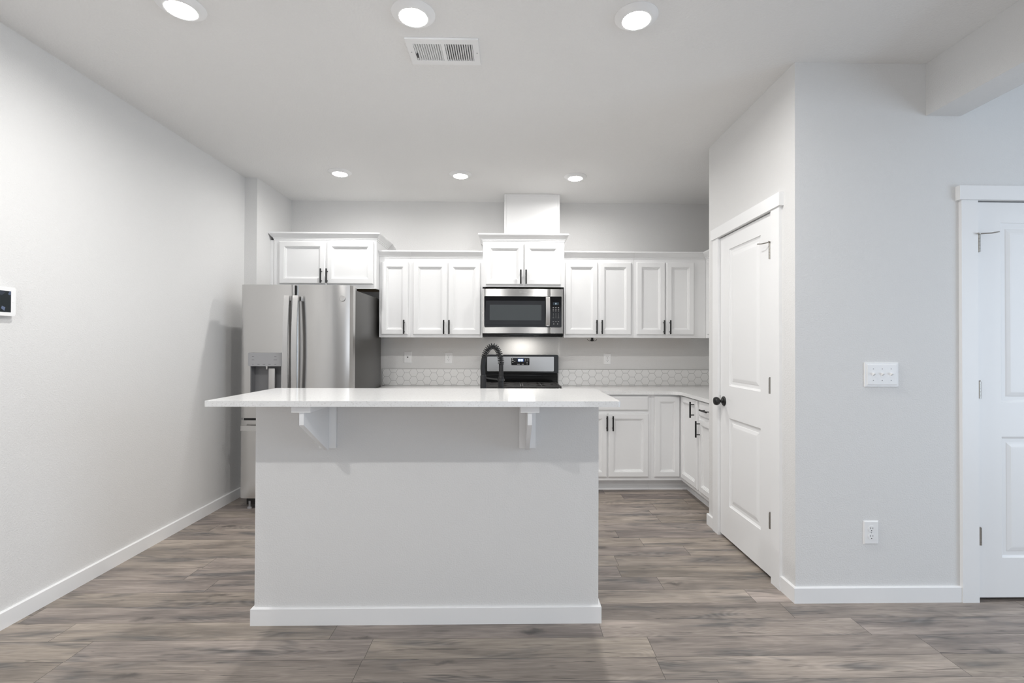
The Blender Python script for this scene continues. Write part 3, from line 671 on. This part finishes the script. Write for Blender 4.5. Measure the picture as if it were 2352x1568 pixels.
# grates and burners
gw = (RX1-RX0-.05)/2
for k in range(2):
    x0 = RX0+.025+k*gw+.002; x1 = x0+gw-.004; y0, y1 = 4.285, 4.775; zt, zb_ = .944, .930
    bm = BM()
    for b in ((x0, x1, y0, y0+.014), (x0, x1, y1-.014, y1), (x0, x0+.014, y0+.014, y1-.014), (x1-.014, x1, y0+.014, y1-.014), (x0+.014, x1-.014, (y0+y1)/2-.007, (y0+y1)/2+.007)): box(bm, *b, zb_, zt)
    for cy_ in (y0+.125, y1-.125):
        cxm = (x0+x1)/2
        for a in (0, PI/2, PI, 3*PI/2, PI/4, 3*PI/4, 5*PI/4, 7*PI/4):
            dx, dy = math.cos(a), math.sin(a); L_ = min((x1-x0)/2/abs(dx) if abs(dx) > .1 else 9, .118/abs(dy) if abs(dy) > .1 else 9)-.006
            mt = Matrix.Translation((cxm, cy_, 0)) @ Matrix.Rotation(a, 4, 'Z'); box(bm, .045, L_, -.006, .006, zb_, zt+.001, mtx=mt)
    for x in (x0+.007, x1-.007):
        for y in (y0+.007, y1-.007, (y0+y1)/2): box(bm, x-.007, x+.007, y-.007, y+.007, .9145, zb_)
    t.part('grate', bm, M['iron'], label='black cast iron grate', bevel=.0015)
    for cy_ in (4.41, 4.65):
        bm = BM(); lathe(bm, [(0, 0), (.048, 0), (.048, .006), (.038, .008), (.038, .013), (.034, .016), (0, .016)], Matrix.Translation(((x0+x1)/2, cy_, .9145)), 24); t.part('burner', bm, M['iron'])

# ------------------------------------------------------------------ microwave
t = Thing('microwave', 'stainless over the range microwave with black glass door', 'microwave', (.11, 4.69, 1.41))
MY = 4.475; MX0, MX1 = -.262, .489
bm = BM(); box(bm, MX0+.004, MX1-.004, MY+.035, YB-.012, 1.412, 1.834); t.part('housing', bm, M['enamel'], smooth=False)
def bowed(x0, x1, z0, z1):
    bm = BM(); y = lambda x: MY+.010*((x-.113)/.376)**2
    n = 20; pts = [(x0+(x1-x0)*k/n, y(x0+(x1-x0)*k/n)) for k in range(n+1)]
    prism(bm, pts+[(x1, MY+.034), (x0, MY+.034)], z0, z1); return bm
SX = .3685
md = t.part('door', bowed(MX0, SX-.0008, 1.420, 1.834), M['steel_dark'], bevel=.0015, label='stainless door frame')
cpn = t.part('control_panel', bowed(SX+.0008, MX1, 1.420, 1.834), M['steel_dark'], bevel=.0015, label='stainless control panel surround')
GYF = MY-.001
bm = BM(); prism(bm, rrect(-.246, SX-.001, 1.480, 1.764, .007, 5, (0, 0, 1, 1)), GYF-.003, MY+.02, 'y'); t.part('door_glass', bm, M['blackgloss'], md, label='black glass door front')
bm = BM(); panel(bm, -.232, .322, 1.504, 1.722, [(0, GYF-.0032), (.0, GYF-.0036), (.036, GYF-.0034), (.0375, GYF-.0034)], back=False, fill=False); t.part('window_surround', bm, M['windowframe'], md, smooth=False)
bm = BM(); box(bm, -.1955, .2845, GYF-.0038, GYF-.003, 1.5405, 1.6845); t.part('door_window', bm, M['window'], md, smooth=False, label='grey mesh window')
bm = BM(); prism(bm, rrect(SX+.001, .472, 1.480, 1.764, .007, 5, (1, 1, 0, 0)), GYF-.003, MY+.02, 'y'); t.part('key_glass', bm, M['blackgloss'], cpn, label='black glass keypad')
bm = BM(); fr, bk = [], []
for k in range(17):
    u = k/16; z = 1.488+(1.757-1.488)*u; y = GYF-.014-.022*math.sin(PI*u); fr.append((y, z)); bk.append((y+.010, z))
prism(bm, fr+bk[::-1], .324, .364, 'x')
for z in (1.494, 1.751): box(bm, .332, .356, GYF-.016, GYF, z-.008, z+.008)
t.part('handle', bm, M['steel_flat'], md, bevel=.002, label='bowed stainless door handle')
bm = BM(); box(bm, .392, .446, GYF-.0036, GYF-.003, 1.684, 1.709); t.part('display', bm, M['mwscreen'], cpn, smooth=False)
bm = BM(); box(bm, .4175, .4200, GYF-.0042, GYF-.0036, 1.690, 1.703); t.part('display_digit', bm, M['digit'], cpn, smooth=False)
yk = GYF-.0036
def key_mark(fill):
    bm = BM(); fill(bm); t.part('key_mark', bm, M['keymark'], cpn, smooth=False)
for r, z in enumerate((1.661, 1.645, 1.629)):
    for c_ in range(3): key_mark(lambda bm: box(bm, .390+c_*.0235, .402+c_*.0235, yk-.0004, yk, z-.0016, z+.0016))
for r in range(4):
    for c_ in range(3):
        q = '123456789 0 '[r*3+c_]; z = 1.606-r*.0135
        if q != ' ': key_mark(lambda bm: text_bm(bm, q, .0095, (.396+c_*.0235, yk, z)))
        else: key_mark(lambda bm: box(bm, .390+c_*.0235, .402+c_*.0235, yk-.0004, yk, z-.0012, z+.0012))
for c_ in range(3): key_mark(lambda bm: box(bm, .390+c_*.0235, .402+c_*.0235, yk-.0004, yk, 1.5275, 1.5305))
for c_ in range(2): key_mark(lambda bm: lathe(bm, [(0, 0), (.004, 0), (.004, .0004), (0, .0004)], Matrix.Translation((.400+c_*.036, yk, 1.508)) @ Matrix.Rotation(PI/2, 4, 'X'), 12))
bm = BM(); text_bm(bm, 'Whirlpool', .0165, (.113, MY-.0004, 1.803), shear=.25)
ring = [(.112+.020*math.cos(a)*1.0, MY-.0006, 1.803+.0085*math.sin(a)+.004*math.cos(a)) for a in (2.4+k*.22 for k in range(24))]
tube(bm, ring, .0010, 6); t.part('badge', bm, M['chrome'], md, smooth=False, label='small chrome script badge with a swirl')
bm = BM(); box(bm, MX0+.002, MX1-.002, MY+.006, YB-.014, 1.398, 1.4195); box(bm, MX0+.004, MX1-.004, MY+.008, MY+.030, 1.387, 1.398); box(bm, MX0+.05, MX0+.22, 4.55, 4.80, 1.392, 1.398); box(bm, MX1-.22, MX1-.05, 4.55, 4.80, 1.392, 1.398); t.part('underside', bm, M['enamel'], bevel=.002)
bm = BM(); box(bm, .05, .17, 4.70, 4.76, 1.3965, 1.399); t.part('cooktop_lamp', bm, M['hood_lens'], smooth=False, label='lit cooktop lamp lens')
l = bpy.data.lights.new('cooktop_light', 'AREA'); l.shape = 'RECTANGLE'; l.size = .26; l.size_y = .08; l.energy = .75; l.color = (1, .96, .9)
lo = bpy.data.objects.new('cooktop_light', l); COL.objects.link(lo); lo.parent = t.o; lo.location = (0, .04, -.0145)

# ------------------------------------------------------------------ recessed lamps
lamp0 = None
def lamp(x, y, label, power=None):
    global lamp0
    if lamp0 is None:
        t = Thing('recessed_light', label, 'ceiling light', (x, y, ZC), group='round recessed ceiling lights', world=False)
        bm = BM(); lathe(bm, [(.061, -.019), (.066, -.0195), (.074, -.016), (.090, -.006), (.0955, -.002), (.0955, 0), (.06, 0), (.06, -.016)], seg=48); t.part('trim_ring', bm, M['plastic'], label='white trim ring')
        bm = BM(); lathe(bm, [(0, -.031), (.025, -.029), (.045, -.0245), (.058, -.020), (.061, -.0175), (.061, -.010), (0, -.010)], seg=48); t.part('lens', bm, M['lens'], label='glowing white lens')
        l = bpy.data.lights.new('lamp_light', 'AREA'); l.shape = 'DISK'; l.size = .05; l.spread = 3.0; l.energy = LAMP_W; l.color = (1, .986, .964)
        o = bpy.data.objects.new('lamp_light', l); COL.objects.link(o); o.parent = t.o; o.location = (0, 0, -.0315)
        lamp0 = t.o; return
    c = copy_tree(lamp0); c.location = (x, y, ZC); c['label'] = label
    if power:                                   # lamp's own power, tuned to balance brightness across the room
        for ch in c.children:
            if ch.type == 'LIGHT': ch.data = ch.data.copy(); ch.data.energy = power
lamp(-1.430, 2.100, 'lit recessed ceiling light at the upper left, cut by the top edge')
lamp(-.434, 2.122, 'lit recessed ceiling light just above the ceiling vent')
lamp(.553, 2.118, 'lit recessed ceiling light over the right end of the bar top')
lamp(-1.447, 4.088, 'small far ceiling light above the refrigerator cabinet', 4.2)
lamp(-.432, 4.108, 'small far ceiling light left of the duct chase', 3.0)
lamp(.553, 4.138, 'small far ceiling light right of the duct chase', 5.6)
lamp(-1.430, .130, 'recessed ceiling light near the left wall, above the picture', 13.)
lamp(-.432, .130, 'recessed ceiling light overhead, above the picture', 2.)
lamp(.553, .130, 'recessed ceiling light towards the pantry, above the picture', 4.)
lamp(3.40, .130, 'recessed ceiling light beyond the beam, out of the picture', 4.)

# ------------------------------------------------------------------ ceiling vent
t = Thing('ceiling_vent', 'white rectangular ceiling vent with two banks of slits', 'vent', (-.335, 2.387, ZC))
VX0, VX1, VY0, VY1 = -.510, -.160, 2.284, 2.490; z0, z1 = ZC-.010, ZC
bm = BM(); IX_0, IX_1, IY_0, IY_1 = VX0+.032, VX1-.030, VY0+.036, VY1-.036; mid = (IX_0+IX_1)/2
for b in ((VX0, VX1, VY0, IY_0), (VX0, VX1, IY_1, VY1), (VX0, IX_0, IY_0, IY_1), (IX_1, VX1, IY_0, IY_1), (mid-.008, mid+.008, IY_0, IY_1)): box(bm, *b, z0, z1-.0005)
t.part('frame', bm, M['plastic'], smooth=False)
bm = BM(); box(bm, IX_0, IX_1, IY_0, IY_1, ZC-.0025, ZC-.0005); t.part('damper', bm, M['slot'], smooth=False, label='dark opening')
for s, (a, c_) in ((1, (IX_0, mid-.008)), (-1, (mid+.008, IX_1))):
    bm = BM(); n = 12; stp = (c_-a)/n
    for k in range(n):
        x = a+stp*(k+.5)
        mt = Matrix.Translation((x, 0, ZC-.0065)) @ Matrix.Rotation(-s*math.radians(38), 4, 'Y'); box(bm, -.0048, .0048, IY_0, IY_1, -.0007, .0007, mtx=mt)
    t.part('louvre_bank', bm, M['plastic'], smooth=False)
bm = BM(); box(bm, IX_0+.003, IX_0+.012, IY_1-.055, IY_1-.030, ZC-.016, ZC-.006); t.part('lever', bm, M['slot'], label='dark damper lever')
for x in (VX0+.014, VX1-.012):
    bm = BM(); lathe(bm, [(0, -.0015), (.003, -.001), (.0035, 0)], Matrix.Translation((x, 2.387, z0)), 12); t.part('screw', bm, M['greyplastic'])

# ------------------------------------------------------------------ plates on the walls
def outlet_plate(name, label, cx, z0, z1, yw, kind, group=None):
    t = Thing(name, label, 'outlet' if kind != 'cable' else 'wall plate', (cx, yw, z0), group=group)
    W2 = .0385; cz = (z0+z1)/2
    bm = BM(); panel(bm, cx-W2, cx+W2, z0, z1, [(0, yw), (0, yw-.003), (.004, yw-.006), (.006, yw-.0065)]); t.part('plate', bm, M['plastic'], smooth=False)
    if kind == 'duplex':
        for dz in (.0195, -.0195):
            bm = BM(); pts = [(cx+.0172*math.cos(a), cz+dz+max(-.0145, min(.0145, .0172*math.sin(a)))) for a in (2*PI*k/32 for k in range(32))]
            prism(bm, pts, yw-.0085, yw-.006, 'y'); rc = t.part('receptacle', bm, M['plastic'])
            bm = BM(); y = yw-.0085
            for sx, h in ((-.0065, .0085), (.0065, .007)): box(bm, cx+sx-.0012, cx+sx+.0012, y-.0003, y, cz+dz+.003-h/2+.001, cz+dz+.003+h/2+.001)
            lathe(bm, [(0, 0), (.0026, 0), (.0026, .0003), (0, .0003)], Matrix.Translation((cx, y, cz+dz-.0085)) @ Matrix.Rotation(PI/2, 4, 'X'), 12)
            t.part('slots', bm, M['slot'], rc, smooth=False, label='dark socket slots')
        bm = BM(); lathe(bm, [(0, .001), (.003, .0008), (.003, 0), (0, 0)], Matrix.Translation((cx, yw-.0065, cz)) @ Matrix.Rotation(PI/2, 4, 'X'), 12); t.part('screw', bm, M['greyplastic'])
    else:
        bm = BM(); lathe(bm, [(0, .002), (.006, .002), (.007, 0), (0, 0)], Matrix.Translation((cx, yw-.0065, cz)) @ Matrix.Rotation(PI/2, 4, 'X'), 16); t.part('jack', bm, M['slot'], label='dark round jack')
outlet_plate('jack_plate', 'white wall plate with one round jack beside the refrigerator', -1.041, 1.128, 1.243, YB, 'cable')
outlet_plate('outlet', 'white duplex outlet on back wall left of the range', -.628, 1.121, 1.236, YB, 'duplex', 'duplex outlets')
outlet_plate('outlet', 'white duplex outlet on back wall right of the range', .987, 1.118, 1.232, YB, 'duplex', 'duplex outlets')
outlet_plate('outlet', 'white duplex outlet low on the right wall', 1.844, .295, .414, YR, 'duplex', 'duplex outlets')
t = Thing('light_switch', 'white triple light switch on the right wall', 'light switch', (1.9, YR, 1.098))
bm = BM(); panel(bm, 1.813, 1.988, 1.098, 1.223, [(0, YR), (0, YR-.0045), (.0015, YR-.006), (.009, YR-.006), (.010, YR-.0085), (.013, YR-.0095)]); t.part('plate', bm, M['plastic'], smooth=False)
for k in range(3):
    x = 1.9005+(k-1)*.046
    bm = BM(); box(bm, x-.006, x+.006, YR-.0102, YR-.0095, 1.148, 1.172); tg = t.part('toggle_slot', bm, M['plastic'], smooth=False)
    bm = BM(); prism(bm, [(YR-.0100, 1.1555), (YR-.0235, 1.1655), (YR-.0235, 1.1705), (YR-.0100, 1.1680)], x-.0045, x+.0045, 'x'); t.part('toggle', bm, M['plastic'], tg)
    for z in (1.190, 1.131):
        bm = BM(); lathe(bm, [(0, .001), (.0025, .0008), (.0025, 0), (0, 0)], Matrix.Translation((x, YR-.0095, z)) @ Matrix.Rotation(PI/2, 4, 'X'), 12); t.part('screw', bm, M['greyplastic'])

# tablet on the left wall (own x runs along the wall away from the camera)
t = Thing('wall_tablet', 'white framed tablet mounted on the left wall', 'tablet', (XL, 2.285, 1.431), PI/2, world=False)
bm = BM(); prism(bm, rrect(-.205, 0, 0, .133, .012, 6), -.022, -.014, 'y'); t.part('bezel', bm, M['plastic'], bevel=.002, label='white bezel')
bm = BM(); box(bm, -.190, -.022, -.0225, -.021, .017, .114); t.part('screen', bm, M['screen'], smooth=False, label='dark screen')
bm = BM(); box(bm, -.170, -.035, -.0145, 0, .03, .11); t.part('wall_mount', bm, M['plastic'])
bm = BM(); lathe(bm, [(0, .0004), (.004, .0004), (.0045, 0), (0, 0)], Matrix.Translation((-.011, -.0222, .066)) @ Matrix.Rotation(PI/2, 4, 'X'), 16); t.part('home_button', bm, M['plastic'])

# hook under the wall cabinet
t = Thing('cup_hook', 'small black four armed hook under the wall cabinet', 'hook', (.79, 4.66, 1.402))
HX, HY, HZ = .790, 4.66, 1.402
bm = BM(); lathe(bm, [(0, 0), (.012, 0), (.012, -.040), (.015, -.044), (.013, -.052), (0, -.053)], Matrix.Translation((HX, HY, HZ)), 16); t.part('stem', bm, M['black'])
for a in (0, PI/2, PI, 3*PI/2):
    bm = BM(); d = Vector((math.cos(a+.25), math.sin(a+.25), 0)); o = Vector((HX, HY, HZ))
    tube(bm, [o+d*.008+Vector((0, 0, -.047)), o+d*.030+Vector((0, 0, -.049)), o+d*.038+Vector((0, 0, -.045)), o+d*.050+Vector((0, 0, -.032))], .0022, 8); t.part('arm', bm, M['black'])
